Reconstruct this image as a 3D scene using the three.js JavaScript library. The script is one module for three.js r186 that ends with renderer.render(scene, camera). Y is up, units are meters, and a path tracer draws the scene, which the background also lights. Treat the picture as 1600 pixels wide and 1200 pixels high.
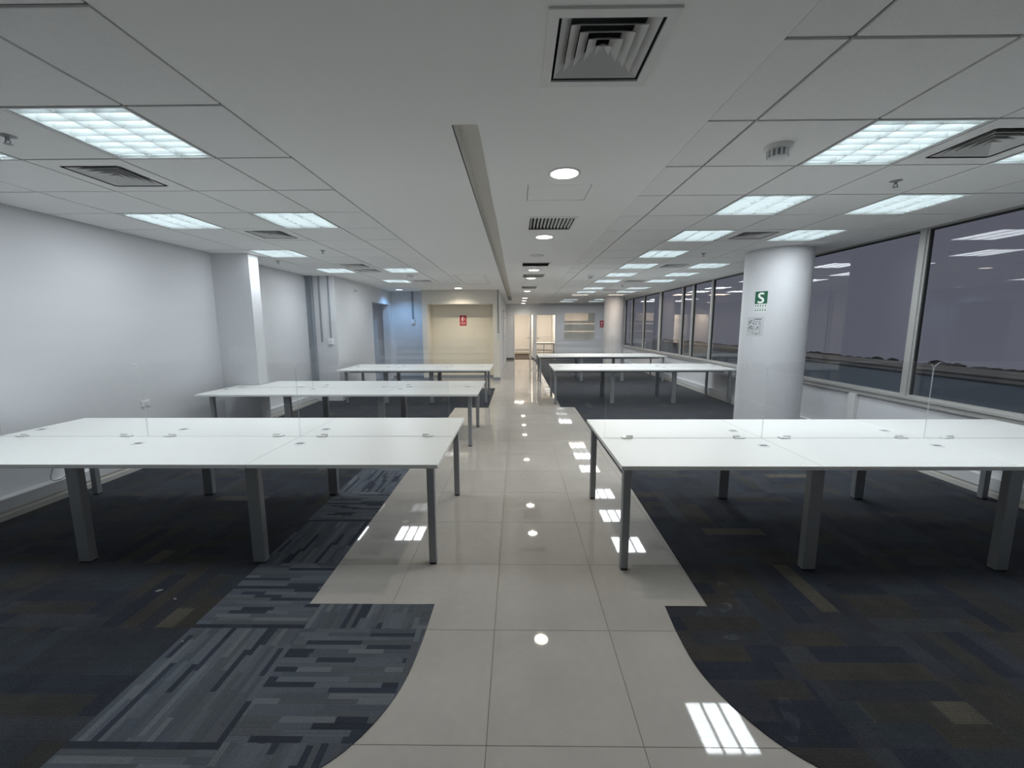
import * as THREE from 'three';
import { RoundedBoxGeometry } from 'three/addons/geometries/RoundedBoxGeometry.js';
import { mergeGeometries } from 'three/addons/utils/BufferGeometryUtils.js';
import { RectAreaLightUniformsLib } from 'three/addons/lights/RectAreaLightUniformsLib.js';

// ---------- camera, sky, exposure ----------
RectAreaLightUniformsLib.init();
const scene = new THREE.Scene();
const camera = new THREE.PerspectiveCamera(2 * Math.atan(600 / 640.2) * 180 / Math.PI, 4 / 3, 0.05, 200);
const PITCH = 0.14, YAW = -0.0118, ROLL = -0.0031, EYE = 1.584, CE = 2.626;
camera.position.set(0, EYE, 0);
camera.lookAt(Math.sin(YAW) * Math.cos(PITCH), EYE - Math.sin(PITCH), -Math.cos(YAW) * Math.cos(PITCH));
camera.rotateZ(ROLL);
scene.add(camera);
scene.background = new THREE.Color().setRGB(0.104, 0.107, 0.136);   // even dusk sky
const renderer = new THREE.WebGLRenderer();
renderer.toneMapping = THREE.LinearToneMapping;
renderer.toneMappingExposure = 1.0;
renderer.shadowMap.enabled = true;
const STRIP = 12.6;           // radiance of the lamp strips of the louvred fittings
const TUBE = 9.5;            // what the eye sees of a tube
const SPOT = 2.1;            // downlights

// ---------- helpers ----------
let seed = 7;
const rnd = () => { seed = (seed * 1664525 + 1013904223) >>> 0; return seed / 4294967296; };
const taken = new Map();
function numbered(n) { const k = taken.get(n) || 0; taken.set(n, k + 1); return k ? `${n}_${String(k).padStart(3, '0')}` : n; }
const lin = (r, g, b) => new THREE.Color().setRGB(r, g, b);
function mat(color, roughness = 0.8, extra = {}) { return new THREE.MeshPhysicalMaterial({ color, roughness, ...extra }); }
function mesh(name, geo, m, parent, x = 0, y = 0, D = 0) { const o = new THREE.Mesh(geo, m); o.name = name; o.position.set(x, y, -D); parent.add(o); return o; }
function thing(name, label, category, x = 0, y = 0, D = 0, group) {
  const o = new THREE.Group(); o.name = numbered(name); o.position.set(x, y, -D); o.userData = { label, category };
  if (group) o.userData.group = group; scene.add(o); return o;
}
function struct(name, label, category) { const o = new THREE.Group(); o.name = numbered(name); o.userData = { kind: 'structure', label, category }; scene.add(o); return o; }
const cache = new Map();
function bx(w, h, d) { const k = `${w.toFixed(4)},${h.toFixed(4)},${d.toFixed(4)}`; if (!cache.has(k)) cache.set(k, new THREE.BoxGeometry(w, h, d)); return cache.get(k); }
function rb(w, h, d, r = 0.003) { const k = `r${w.toFixed(4)},${h.toFixed(4)},${d.toFixed(4)},${r}`; if (!cache.has(k)) cache.set(k, new RoundedBoxGeometry(w, h, d, 2, r)); return cache.get(k); }
// box between limits, x0..x1, y0..y1, depth d0..d1 (depth runs away from the camera, -z), as geometry
function span(x0, x1, y0, y1, d0, d1) { const g = new THREE.BoxGeometry(x1 - x0, y1 - y0, d1 - d0); g.translate((x0 + x1) / 2, (y0 + y1) / 2, -(d0 + d1) / 2); return g; }
function spanMesh(name, x0, x1, y0, y1, d0, d1, m, parent) { return mesh(name, bx(x1 - x0, y1 - y0, d1 - d0), m, parent, (x0 + x1) / 2, (y0 + y1) / 2, (d0 + d1) / 2); }
// flat plate of outline poly [[x, depth]...] between heights y0 and y1
function plate(poly, y0, y1, holes = []) {
  const s = new THREE.Shape(poly.map(p => new THREE.Vector2(p[0], p[1])));
  for (const h of holes) s.holes.push(new THREE.Path(h.map(p => new THREE.Vector2(p[0], p[1]))));
  const g = new THREE.ExtrudeGeometry(s, { depth: y1 - y0, bevelEnabled: false }); g.rotateX(-Math.PI / 2); g.translate(0, y0, 0); return g;
}
const rect = (x0, x1, d0, d1) => [[x0, d0], [x1, d0], [x1, d1], [x0, d1]];
function clip(poly, x0, x1, d0, d1) {      // outline cut to a rectangle
  const side = (p, f, v, keepLess) => {
    const out = [];
    for (let i = 0; i < p.length; i++) {
      const a = p[i], b = p[(i + 1) % p.length], ia = keepLess ? a[f] <= v : a[f] >= v, ib = keepLess ? b[f] <= v : b[f] >= v;
      if (ia) out.push(a);
      if (ia !== ib) { const t = (v - a[f]) / (b[f] - a[f]); out.push([a[0] + t * (b[0] - a[0]), a[1] + t * (b[1] - a[1])]); }
    }
    return out;
  };
  let p = poly; p = side(p, 0, x0, false); p = p.length ? side(p, 0, x1, true) : p; p = p.length ? side(p, 1, d0, false) : p; p = p.length ? side(p, 1, d1, true) : p;
  const q = []; for (const a of p) { const l = q[q.length - 1]; if (!l || Math.hypot(a[0] - l[0], a[1] - l[1]) > 1e-4) q.push(a); }
  if (q.length > 2 && Math.hypot(q[0][0] - q[q.length - 1][0], q[0][1] - q[q.length - 1][1]) < 1e-4) q.pop();
  let A = 0; for (let i = 0; i < q.length; i++) { const a = q[i], b = q[(i + 1) % q.length]; A += a[0] * b[1] - b[0] * a[1]; }
  return q.length > 2 && Math.abs(A) > 0.004 ? q : null;
}
const ORD = ['first', 'second', 'third', 'fourth', 'fifth', 'sixth', 'seventh', 'eighth', 'ninth', 'tenth', 'eleventh', 'twelfth'];

// ---------- textures ----------
function tex(n, fn, srgb = true, rep = 1) {
  const d = new Uint8Array(n * n * 4);
  for (let y = 0; y < n; y++) for (let x = 0; x < n; x++) { const c = fn(x, y), i = (y * n + x) * 4; d[i] = c[0]; d[i + 1] = c[1]; d[i + 2] = c[2]; d[i + 3] = 255; }
  const t = new THREE.DataTexture(d, n, n); t.magFilter = THREE.LinearFilter; t.minFilter = THREE.LinearMipmapLinearFilter; t.generateMipmaps = true;
  t.wrapS = t.wrapT = THREE.RepeatWrapping; t.repeat.set(rep, rep); if (srgb) t.colorSpace = THREE.SRGBColorSpace; t.needsUpdate = true; return t;
}
function blotch(n, cells) {   // tiling value noise, 0..1
  const g = Array.from({ length: cells * cells }, () => rnd());
  return (x, y) => {
    const u = x / n * cells, v = y / n * cells, i = Math.floor(u), j = Math.floor(v), a = u - i, b = v - j, s = a * a * (3 - 2 * a), t = b * b * (3 - 2 * b);
    const at = (p, q) => g[((q % cells) + cells) % cells * cells + ((p % cells) + cells) % cells];
    return (at(i, j) * (1 - s) + at(i + 1, j) * s) * (1 - t) + (at(i, j + 1) * (1 - s) + at(i + 1, j + 1) * s) * t;
  };
}
// carpet of narrow rows, each row cut into lengths of its own tone
function stripedCarpet() {
  const n = 512, rows = 22, tones = [[54, 59, 68], [82, 88, 96], [96, 102, 109], [88, 94, 102], [104, 109, 114], [58, 63, 74], [86, 90, 94], [92, 98, 105]];
  const seg = [];
  for (let r = 0; r < rows; r++) { const a = []; let x = -rnd() * 120; while (x < n) { const l = 90 + rnd() * 200; a.push([x, x + l, tones[Math.floor(rnd() * tones.length)], rnd() < 0.45]); x += l; } seg.push(a); }
  return tex(n, (x, y) => {
    const r = Math.min(rows - 1, Math.floor(y / n * rows)), s = seg[r].find(q => x >= q[0] && x < q[1]) || seg[r][0];
    const w = (y / n * rows - r) * 5 % 1, line = s[3] ? (w < 0.4 ? 0.8 : 1.08) : 1, k = line * (0.84 + 0.32 * rnd());
    return s[2].map(c => Math.min(255, c * k));
  });
}
// darker carpet of broad planks
function plankCarpet(stains = []) {
  const n = 256, rows = 6, tones = [[42, 45, 53], [50, 52, 57], [57, 55, 52], [50, 55, 61], [44, 47, 55], [56, 58, 62], [54, 53, 52], [47, 49, 54], [52, 54, 60]];
  const seg = [];
  for (let r = 0; r < rows; r++) { const a = []; let x = -rnd() * 90; while (x < n) { const l = 70 + rnd() * 170; a.push([x, x + l, rnd() < 0.045 ? [76, 73, 66] : tones[Math.floor(rnd() * tones.length)]]); x += l; } seg.push(a); }
  const b = blotch(n, 8);
  return tex(n, (x, y) => {
    const r = Math.min(rows - 1, Math.floor(y / n * rows)), s = seg[r].find(q => x + 14 * (rnd() - 0.5) >= q[0] && x < q[1]) || seg[r][0], w = (y / n * rows - r) * 9 % 1;
    const k = (0.84 + 0.32 * rnd()) * (0.94 + 0.12 * b(x, y)) * (w < 0.3 ? 0.93 : 1.02);
    let st = 0; for (const [u, v, a, b2, t, q] of stains) { const du = x / n - u, dv = y / n - v, p = (du * Math.cos(t) + dv * Math.sin(t)) / a, r2 = (-du * Math.sin(t) + dv * Math.cos(t)) / b2, e = Math.hypot(p, r2); if (e < 1) st = Math.max(st, q * (e > 0.68 ? 0.9 : 0.55) * Math.max(0, b(x * 2.3 + 40, y * 2.3) * 1.9 - 0.55) * (0.5 + 0.5 * rnd())); }
    return s[2].map(c => Math.min(255, c * k * 1.08 + 34 * st));
  });
}
const carpetBump = tex(128, () => { const v = 90 + rnd() * 165; return [v, v, v]; }, false, 3);
const stripeMats = Array.from({ length: 4 }, () => mat(0xffffff, 0.96, { map: stripedCarpet(), bumpMap: carpetBump, bumpScale: 0.002, specularIntensity: 0.25, sheen: 1, sheenRoughness: 0.5, sheenColor: lin(0.5, 0.56, 0.64) }));
const plankMats = Array.from({ length: 7 }, () => mat(0xffffff, 0.96, { map: plankCarpet(), bumpMap: carpetBump, bumpScale: 0.002, specularIntensity: 0.25, sheen: 1, sheenRoughness: 0.5, sheenColor: lin(0.5, 0.56, 0.64) }));
const soiled = st => mat(0xffffff, 0.96, { map: plankCarpet(st), bumpMap: carpetBump, bumpScale: 0.002, specularIntensity: 0.25, sheen: 1, sheenRoughness: 0.5, sheenColor: lin(0.5, 0.56, 0.64) });
// pale shoe prints and scuffs on the two carpet tiles at the right of the aisle, keyed by tile corner
const soiledTiles = { '0.7,1.954': soiled([[0.78, 0.3, 0.1, 0.055, 0.5, 1], [0.56, 0.21, 0.08, 0.05, 0.3, 0.5], [0.95, 0.6, 0.06, 0.1, 0.2, 0.6]]), '0.7,1.354': soiled([[0.72, 0.93, 0.13, 0.035, 0.1, 1], [0.93, 0.92, 0.07, 0.06, 0.6, 0.6], [0.7, 0.24, 0.05, 0.15, -0.3, 0.75], [0.6, 0.09, 0.05, 0.06, 0, 0.8]]) };
const fb1 = blotch(256, 6), fb2 = blotch(256, 40);
const porcelain = tex(256, (x, y) => { const k = 0.965 + 0.03 * fb1(x, y) + 0.02 * fb2(x, y) + 0.012 * rnd(); return [183 * k, 178 * k, 171 * k]; });
const wb1 = blotch(256, 5), wb2 = blotch(256, 60);
const paintTex = tex(256, (x, y) => { const k = 0.975 + 0.018 * wb1(x, y) + 0.012 * wb2(x, y); return [212 * k, 214 * k, 217 * k]; }, true, 0.4);
const orange = tex(256, (x, y) => { const v = 110 + 80 * wb2(x, y) + 60 * rnd(); return [v, v, v]; }, false, 2);
const tileTex = tex(256, (x, y) => { const k = 0.965 + 0.02 * wb2(x, y) + 0.02 * rnd(); return [240 * k, 240 * k, 239 * k]; }, true, 1.5);

const M = {
  wall: mat(0xffffff, 0.75, { map: paintTex, bumpMap: orange, bumpScale: 0.0006 }),
  farWall: mat(lin(0.74, 0.75, 0.77), 0.7),
  cream: mat(lin(0.74, 0.71, 0.64), 0.75),
  niche: mat(lin(0.77, 0.72, 0.6), 0.75),
  gypsum: mat(lin(0.87, 0.87, 0.86), 0.85),
  tile: mat(0xffffff, 0.9, { map: tileTex }),
  tee: mat(lin(0.2, 0.2, 0.2), 0.5),
  slab: mat(lin(0.12, 0.12, 0.12), 0.95),
  porcelain: mat(0xffffff, 0.03, { map: porcelain, ior: 1.58 }),
  grout: mat(lin(0.23, 0.22, 0.2), 0.8),
  floorBase: mat(lin(0.42, 0.4, 0.37), 0.5),
  desk: mat(lin(0.8, 0.81, 0.79), 0.36),
  deskEdge: mat(lin(0.5, 0.5, 0.48), 0.5),
  steel: mat(lin(0.29, 0.305, 0.315), 0.42, { metalness: 0.25 }),
  rubber: mat(lin(0.015, 0.015, 0.016), 0.7),
  grommet: mat(lin(0.62, 0.63, 0.63), 0.4),
  slotDark: mat(lin(0.12, 0.125, 0.13), 0.6),
  glass: new THREE.MeshPhysicalMaterial({ color: 0xffffff, roughness: 0.02, transmission: 1, thickness: 0, ior: 1.5 }),
  windowGlass: new THREE.MeshPhysicalMaterial({ color: lin(0.92, 0.94, 0.95), roughness: 0.015, transmission: 1, thickness: 0, ior: 1.45 }),
  glassEdge: mat(lin(0.75, 0.78, 0.78), 0.35, { transmission: 0.6, thickness: 0 }),
  clamp: mat(lin(0.8, 0.81, 0.8), 0.3, { metalness: 0.2 }),
  alu: mat(lin(0.46, 0.46, 0.445), 0.42, { metalness: 0.35 }),
  gasket: mat(lin(0.02, 0.02, 0.022), 0.6),
  white: mat(lin(0.76, 0.77, 0.77), 0.5),
  whitePaint: mat(lin(0.78, 0.78, 0.77), 0.4),
  louvre: mat(lin(0.8, 0.84, 0.85), 0.32),
  ventPaint: mat(lin(0.68, 0.68, 0.675), 0.55),
  plenum: mat(lin(0.07, 0.075, 0.085), 0.9),
  skirting: mat(lin(0.55, 0.54, 0.5), 0.6),
  trunking: mat(lin(0.68, 0.69, 0.7), 0.45),
  greyPaint: mat(lin(0.26, 0.29, 0.32), 0.5),
  grooveGrey: mat(lin(0.85, 0.84, 0.8), 0.8),
  brownCarpet: mat(lin(0.045, 0.035, 0.03), 0.95),
  tube: new THREE.MeshStandardMaterial({ color: 0xffffff, emissive: lin(0.88, 0.98, 1), emissiveIntensity: TUBE, roughness: 0.4 }),
  tubeWarm: new THREE.MeshStandardMaterial({ color: 0xffffff, emissive: lin(1, 0.8, 0.62), emissiveIntensity: TUBE, roughness: 0.4 }),
  lampWarm: new THREE.MeshStandardMaterial({ color: 0xffffff, emissive: lin(1, 0.93, 0.78), emissiveIntensity: 18, roughness: 0.4 }),
  lampCool: new THREE.MeshStandardMaterial({ color: 0xffffff, emissive: lin(0.75, 0.87, 1), emissiveIntensity: 4, roughness: 0.4 }),
};

// ---------- setting: outlines ----------
const XL = -4.36, XR = 4.45, FAR = 19.6, BACK = -2.0;
const arcL = [[-0.475, 2.15], [-0.482, 1.9], [-0.503, 1.66], [-0.548, 1.5], [-0.615, 1.375], [-0.7, 1.28], [-0.83, 1.2], [-1.05, 1.12], [-1.4, 1.05], [-1.8, 1.02]];
const arcR = [[0.842, 2.13], [0.832, 1.94], [0.838, 1.74], [0.872, 1.6], [0.926, 1.48], [0.99, 1.38], [1.07, 1.3], [1.2, 1.22], [1.45, 1.13], [1.8, 1.08]];
const curve = pts => new THREE.CatmullRomCurve3(pts.map(p => new THREE.Vector3(p[0], 0, p[1]))).getPoints(48).map(v => [v.x, v.z]);
const cL = curve(arcL), cR = curve(arcR);
const carpetLeft = [[...cL.slice().reverse(), [XL, 2.15], [XL, 1.02]], [[-1.2, 2.15], [-1.215, 7.91], [XL, 7.91], [XL, 2.15]], [[-0.56, 7.91], [-0.555, 10.45], [XL, 10.45], [XL, 7.91]]];
const carpetRight = [[...cR.slice().reverse(), [0.842, 2.14], [XR, 2.14], [XR, 1.08]], [[1.085, 2.14], [1.14, 4.5], [1.14, 7.97], [XR, 7.97], [XR, 2.14]], [[0.87, 7.97], [0.83, FAR], [XR, FAR], [XR, 7.97]]];
const corridor = [      // simple pieces, near to far
  [[-1.8, 0.75], ...cL.slice().reverse(), [0.842, 2.15], ...cR, [1.8, 0.75]],
  [[-1.2, 2.15], [-1.215, 7.91], [1.14, 7.91], [1.14, 4.5], [1.085, 2.15]],
  [[-0.56, 7.91], [-0.555, 10.45], [0.858, 10.45], [0.87, 7.97], [1.14, 7.97], [1.14, 7.91]],
  [[-3.78, 10.45], [-3.78, 12.6], [0.85, 12.6], [0.858, 10.45]],
  [[-0.5, 12.6], [-0.5, FAR], [0.83, FAR], [0.85, 12.6]]];

// ---------- floor ----------
{
  const f = struct('floor', 'polished beige floor tiles along the aisle with dark carpet tiles at both sides', 'floor');
  mesh('floor_bed', plate(rect(XL - 0.3, XR + 0.3, BACK - 0.2, 24.4), -0.15, -0.012), M.floorBase, f);
  mesh('grout_bed', mergeGeometries(corridor.map(p => plate(p, -0.012, -0.0025))), M.grout, f);
  for (let i = -6; i < 6; i++) for (let k = -3; k < 29; k++) {
    const x0 = -0.1186 + 0.6 * i, d0 = 2.554 + 0.6 * k, ps = corridor.map(c => clip(c, x0 + 0.0013, x0 + 0.5987, d0 + 0.0013, d0 + 0.5987)).filter(p => p);
    if (!ps.length) continue;
    const g = mergeGeometries(ps.map(p => plate(p, -0.01, 0))), uv = g.attributes.uv, po = g.attributes.position, ox = rnd(), oy = rnd();
    for (let j = 0; j < uv.count; j++) uv.setXY(j, po.getX(j) * 0.8 + ox, po.getZ(j) * 0.8 + oy);
    mesh('floor_tile', g, M.porcelain, f);
  }
  const lay = (region, xs, striped) => {
    for (const x0 of xs) for (let k = -3; k < 29; k++) {
      const d0 = 2.554 + 0.6 * k, ps = region.map(c => clip(c, x0, x0 + 0.6, d0, d0 + 0.6)).filter(p => p);
      if (!ps.length) continue;
      const g = mergeGeometries(ps.map(p => plate(p, -0.012, 0.004))), uv = g.attributes.uv, po = g.attributes.position;
      const col = Math.round((x0 + 1.13) / 0.6), st = striped(x0, d0), turn = ((col + k) % 2 + 2) % 2 === 1, flip = rnd() < 0.5;
      for (let j = 0; j < uv.count; j++) { let u = (po.getX(j) - x0) / 0.6, v = (-po.getZ(j) - d0) / 0.6; if (turn) [u, v] = [v, u]; if (flip) { u = 1 - u; v = 1 - v; } uv.setXY(j, u, v); }
      const set = st ? stripeMats : plankMats;
      const own = soiledTiles[`${x0.toFixed(1)},${d0.toFixed(3)}`];
      if (own && !st) for (let j = 0; j < uv.count; j++) uv.setXY(j, (po.getX(j) - x0) / 0.6, (-po.getZ(j) - d0) / 0.6);
      mesh('carpet_tile', g, own && !st ? own : set[Math.floor(rnd() * set.length)], f);
    }
  };
  const range = (a, n) => Array.from({ length: n }, (_, i) => a + 0.6 * i);
  lay(carpetLeft, range(-4.73, 8), (x, d) => x > -1.75 && d < 5.2);
  lay(carpetRight, range(0.7, 7), () => false);
}

// ---------- ceiling ----------
const P = 0.615;
const gridL = { xs: [-1.3893, -1.8676, -1.8676 - P, -1.8676 - 2 * P, -1.8676 - 3 * P, XL].reverse(), d0: 2.0923, rows: [-3, 14] };
const gridR = { xs: [0.985, 1.232, 1.232 + P, 1.232 + 2 * P, 1.232 + 3 * P, 1.232 + 4 * P, 1.232 + 5 * P, XR], d0: 2.2864, rows: [-3, 28] };
const rowD = (g, i) => g.d0 + 0.61 * i;
const fittings = { L: new Map(), R: new Map() };   // key col,row -> what replaces the tile
for (const [c, r] of [[3, 0], [1, 0], [1, 3], [3, 3], [1, 6], [1, 9], [3, 9], [2, 12]]) fittings.L.set(`${c},${r}`, 'light');
for (const [c, r] of [[2, 1], [2, 4], [2, 8], [2, 9], [3, 12]]) fittings.L.set(`${c},${r}`, 'vent');
for (const r of [0, 2, 4, 6, 8, 10, 12, 15, 17, 19, 23, 25]) fittings.R.set(`2,${r}`, 'light');
for (const r of [0, 2, 4, 8, 10, 12, 15, 17, 19, 23, 25]) fittings.R.set(`4,${r}`, 'light');
for (const r of [0, 4, 8, 12, 16]) fittings.R.set(`3,${r}`, 'vent');
const ceiling = struct('ceiling', 'white suspended ceiling with square tiles either side of a smooth central band', 'ceiling');
mesh('slab', plate(rect(XL - 0.3, XR + 0.3, BACK - 0.2, FAR + 0.2), 2.95, 3.1), M.slab, ceiling);
{
  const holes = [rect(-0.34, -0.2, 2.303, 16.83), rect(0.143, 0.517, 1.545, 1.925), rect(0.085, 0.565, 3.231, 3.612), rect(0.13, 0.57, 4.16, 4.65), rect(0.1, 0.545, 6.99, 7.37), rect(0.14, 0.56, 8.5, 9.0), rect(0.14, 0.53, 11.0, 11.65), rect(-1.27, -0.7, 8.6, 10.4), rect(-1.7, -1.42, 9.75, 10.1)];
  const [gx, dEnd] = [-1.3893, rowD(gridL, 14) + 0.0];
  const outline = [[XL - 0.1, BACK - 0.1], [XR + 0.1, BACK - 0.1], [XR + 0.1, rowD(gridR, -3)], [0.985, rowD(gridR, -3)], [0.985, FAR + 0.1], [XL - 0.1, FAR + 0.1], [XL - 0.1, dEnd], [gx, dEnd], [gx, rowD(gridL, -3)], [XL - 0.1, rowD(gridL, -3)]];
  mesh('gypsum_ceiling', plate(outline, CE, CE + 0.02, holes.slice(0, 8)), M.gypsum, ceiling);
  // long slot with its own channel
  const ch = [span(-0.36, -0.34, CE + 0.002, CE + 0.17, 2.283, 16.85), span(-0.2, -0.18, CE + 0.002, CE + 0.17, 2.283, 16.85), span(-0.36, -0.18, CE + 0.15, CE + 0.17, 2.283, 16.85), span(-0.34, -0.2, CE + 0.002, CE + 0.15, 2.283, 2.303), span(-0.34, -0.2, CE + 0.002, CE + 0.15, 16.83, 16.85)];
  mesh('slot_channel', mergeGeometries(ch), M.grooveGrey, ceiling);
  const hatch = (x0, x1, d0, d1) => { mesh('hatch_panel', span(x0 + 0.005, x1 - 0.005, CE + 0.001, CE + 0.016, d0 + 0.005, d1 - 0.005), M.gypsum, ceiling); mesh('hatch_backing', span(x0 - 0.03, x1 + 0.03, CE + 0.021, CE + 0.03, d0 - 0.03, d1 + 0.03), M.plenum, ceiling); };
  hatch(0.085, 0.565, 3.231, 3.612); hatch(-1.27, -0.7, 8.6, 10.4);
  mesh('hatch_frame', mergeGeometries([span(-1.34, -1.275, CE - 0.006, CE, 8.53, 10.47), span(-0.695, -0.63, CE - 0.006, CE, 8.53, 10.47), span(-1.275, -0.695, CE - 0.006, CE, 8.53, 8.595), span(-1.275, -0.695, CE - 0.006, CE, 10.405, 10.47)]), M.whitePaint, ceiling);
}
for (const [side, g] of [['L', gridL], ['R', gridR]]) {
  const bars = [];
  for (let c = 0; c + 1 < g.xs.length; c++) for (let r = g.rows[0]; r < g.rows[1]; r++) {
    if (fittings[side].has(`${c},${r}`)) continue;
    const x0 = g.xs[c] + (side === 'R' && c === 0 ? 0.0015 : 0.0075), x1 = g.xs[c + 1] - (side === 'L' && c === g.xs.length - 2 ? 0.013 : 0.0075), d0 = rowD(g, r) + 0.0075, d1 = rowD(g, r + 1) - 0.0075, dy = (rnd() - 0.5) * 0.0016;
    const o = mesh('ceiling_tile', rb(x1 - x0, 0.015, d1 - d0, 0.003), M.tile, ceiling, (x0 + x1) / 2, CE + 0.0075 + dy, (d0 + d1) / 2);
    o.rotation.z = (rnd() - 0.5) * 0.002;
  }
  for (let i = 0; i < g.xs.length; i++) spanMesh('ceiling_tee', g.xs[i] - 0.012, g.xs[i] + 0.012, CE + 0.011, CE + 0.013, rowD(g, g.rows[0]), rowD(g, g.rows[1]), side === 'L' && i === g.xs.length - 1 ? M.gasket : M.tee, ceiling);
  for (let r = g.rows[0]; r <= g.rows[1]; r++) spanMesh('ceiling_tee', g.xs[0], g.xs[g.xs.length - 1], CE + 0.0105, CE + 0.0125, rowD(g, r) - 0.012, rowD(g, r) + 0.012, M.tee, ceiling);
}

// ---------- walls ----------
const wallL = struct('wall_left', 'white left wall with a stepped return towards the back', 'wall');
mesh('wall_panel', span(XL - 0.2, XL, -0.01, 2.95, BACK, 8.65), M.wall, wallL);
mesh('wall_panel', span(XL - 0.2, -3.78, -0.01, 2.95, 8.65, 10.87), M.wall, wallL);
mesh('wall_panel', span(-3.98, -3.78, 2.225, 2.95, 10.87, 12.3), M.wall, wallL);
mesh('wall_panel', span(-3.98, -3.78, -0.01, 2.95, 12.3, 12.5), M.wall, wallL);
mesh('recess_wall', span(-5.3, -5.1, -0.01, 2.95, 10.8, 12.6), M.farWall, wallL);
mesh('recess_wall', span(-5.3, -3.98, -0.01, 2.95, 12.45, 12.65), M.farWall, wallL);
mesh('recess_wall', span(-5.3, -3.98, -0.01, 2.95, 10.65, 10.85), M.farWall, wallL);
const pillar = struct('wall_pillar', 'flat white wall pillar rising through the second left desk', 'pillar');
mesh('pillar_body', span(XL, -3.82, -0.01, CE + 0.2, 5.98, 6.2), M.wall, pillar);
const wallB = struct('wall_back', 'white wall with a blue-lit side bay and a cream recess holding a red sign', 'wall');
mesh('wall_panel', span(-3.98, -2.75, -0.01, 2.95, 12.5, 12.7), M.wall, wallB);
mesh('wall_panel', span(-2.75, -2.59, -0.01, 2.95, 12.05, 12.65), M.cream, wallB);
mesh('wall_panel', span(-2.59, -0.69, 2.228, 2.95, 12.05, 12.65), M.cream, wallB);
mesh('wall_panel', span(-0.69, -0.5, -0.01, 2.95, 12.05, 12.65), M.cream, wallB);
mesh('recess_back', span(-2.75, -0.5, -0.01, 2.95, 12.6, 12.8), M.niche, wallB);
const wallC = struct('wall_corridor', 'plain wall along the left of the aisle behind the cream recess', 'wall');
mesh('wall_panel', span(-0.7, -0.5, -0.01, 2.95, 12.7, FAR), M.wall, wallC);
const wallF = struct('wall_far', 'blue-grey end wall with two lit doorways and an interior window', 'wall');
for (const [a, b, y0, y1] of [[-0.7, -0.1, -0.01, 2.95], [-0.1, 0.67, 2.115, 2.95], [0.78, 0.93, -0.01, 2.95], [0.67, 0.78, 2.115, 2.95], [0.93, 1.83, 2.112, 2.95], [1.83, 2.24, -0.01, 2.95], [2.24, 3.7, -0.01, 0.935], [2.24, 3.7, 2.196, 2.95], [3.7, XR + 0.2, -0.01, 2.95]])
  mesh('wall_panel', span(a, b, y0, y1, FAR, FAR + 0.12), M.farWall, wallF);
const wallK = struct('wall_rear', 'plain white wall behind the camera', 'wall');
mesh('wall_panel', span(XL - 0.2, XR + 0.2, -0.01, 2.95, BACK - 0.2, BACK), M.wall, wallK);
const wallR = struct('wall_right', 'low white wall under the long row of windows', 'wall');
mesh('wall_panel', span(XR, XR + 0.2, -0.15, 0.7, BACK, FAR), M.wall, wallR);
mesh('window_head', span(XR, XR + 0.2, CE + 0.012, 2.95, BACK, FAR), M.wall, wallR);

// skirting and cable trunking
function base(name, label, list) {
  const o = struct(name, label, 'skirting');
  for (const [m, pn, x0, x1, y0, y1, d0, d1] of list) mesh(pn, span(x0, x1, y0, y1, d0, d1), m, o);
}
base('baseboard_left', 'white cable trunking and skirting along the left wall', [
  [M.skirting, 'skirting_board', XL, XL + 0.13, 0.004, 0.05, BACK, 5.98], [M.trunking, 'trunking', XL, XL + 0.1, 0.075, 0.17, BACK, 5.98], [M.skirting, 'lid_rail', XL, XL + 0.085, 0.05, 0.075, BACK, 5.98],
  [M.skirting, 'skirting_board', XL, XL + 0.13, 0.004, 0.05, 6.2, 8.65], [M.trunking, 'trunking', XL, XL + 0.1, 0.075, 0.17, 6.2, 8.65], [M.skirting, 'lid_rail', XL, XL + 0.085, 0.05, 0.075, 6.2, 8.65],
  [M.trunking, 'trunking', XL + 0.1, -3.7, 0.02, 0.15, 8.56, 8.65], [M.skirting, 'skirting_board', -3.78, -3.765, 0.004, 0.1, 8.65, 10.87]]);
base('baseboard_right', 'white cable trunking and skirting under the windows', [
  [M.skirting, 'skirting_board', XR - 0.07, XR, 0.004, 0.05, BACK, FAR], [M.trunking, 'trunking', XR - 0.06, XR, 0.075, 0.18, BACK, FAR], [M.skirting, 'lid_rail', XR - 0.045, XR, 0.05, 0.075, BACK, FAR]]);
base('baseboard_back', 'grey skirting at the foot of the cream recess', [
  [M.greyPaint, 'skirting_board', -2.59, -0.69, 0, 0.09, 12.585, 12.6], [M.greyPaint, 'skirting_board', -0.705, -0.485, 0, 0.09, 12.035, 12.05], [M.greyPaint, 'skirting_board', -2.765, -2.575, 0, 0.09, 12.035, 12.05],
  [M.greyPaint, 'skirting_board', -3.78, -2.765, 0, 0.09, 12.485, 12.5]]);
base('baseboard_far', 'dark skirting at the foot of the end wall', [
  [M.slab, 'skirting_board', -0.5, -0.1, 0, 0.09, FAR - 0.015, FAR], [M.slab, 'skirting_board', 0.78, 0.83, 0, 0.09, FAR - 0.015, FAR], [M.greyPaint, 'skirting_board', 1.83, XR - 0.07, 0.004, 0.09, FAR - 0.015, FAR]]);

// columns
function column(name, label, x, D, r) {
  const o = struct(name, label, 'column');
  const g = new THREE.CylinderGeometry(r, r, CE + 0.06, 64, 1); mesh('column_shaft', g, M.wall, o, x, (CE + 0.06) / 2 - 0.005, D);
}
column('round_column', 'thick round white column by the windows carrying a green sign', 3.72, 6.05, 0.42);
column('round_column', 'round column at the far end of the windows', 3.58, 15.3, 0.36);

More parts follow.
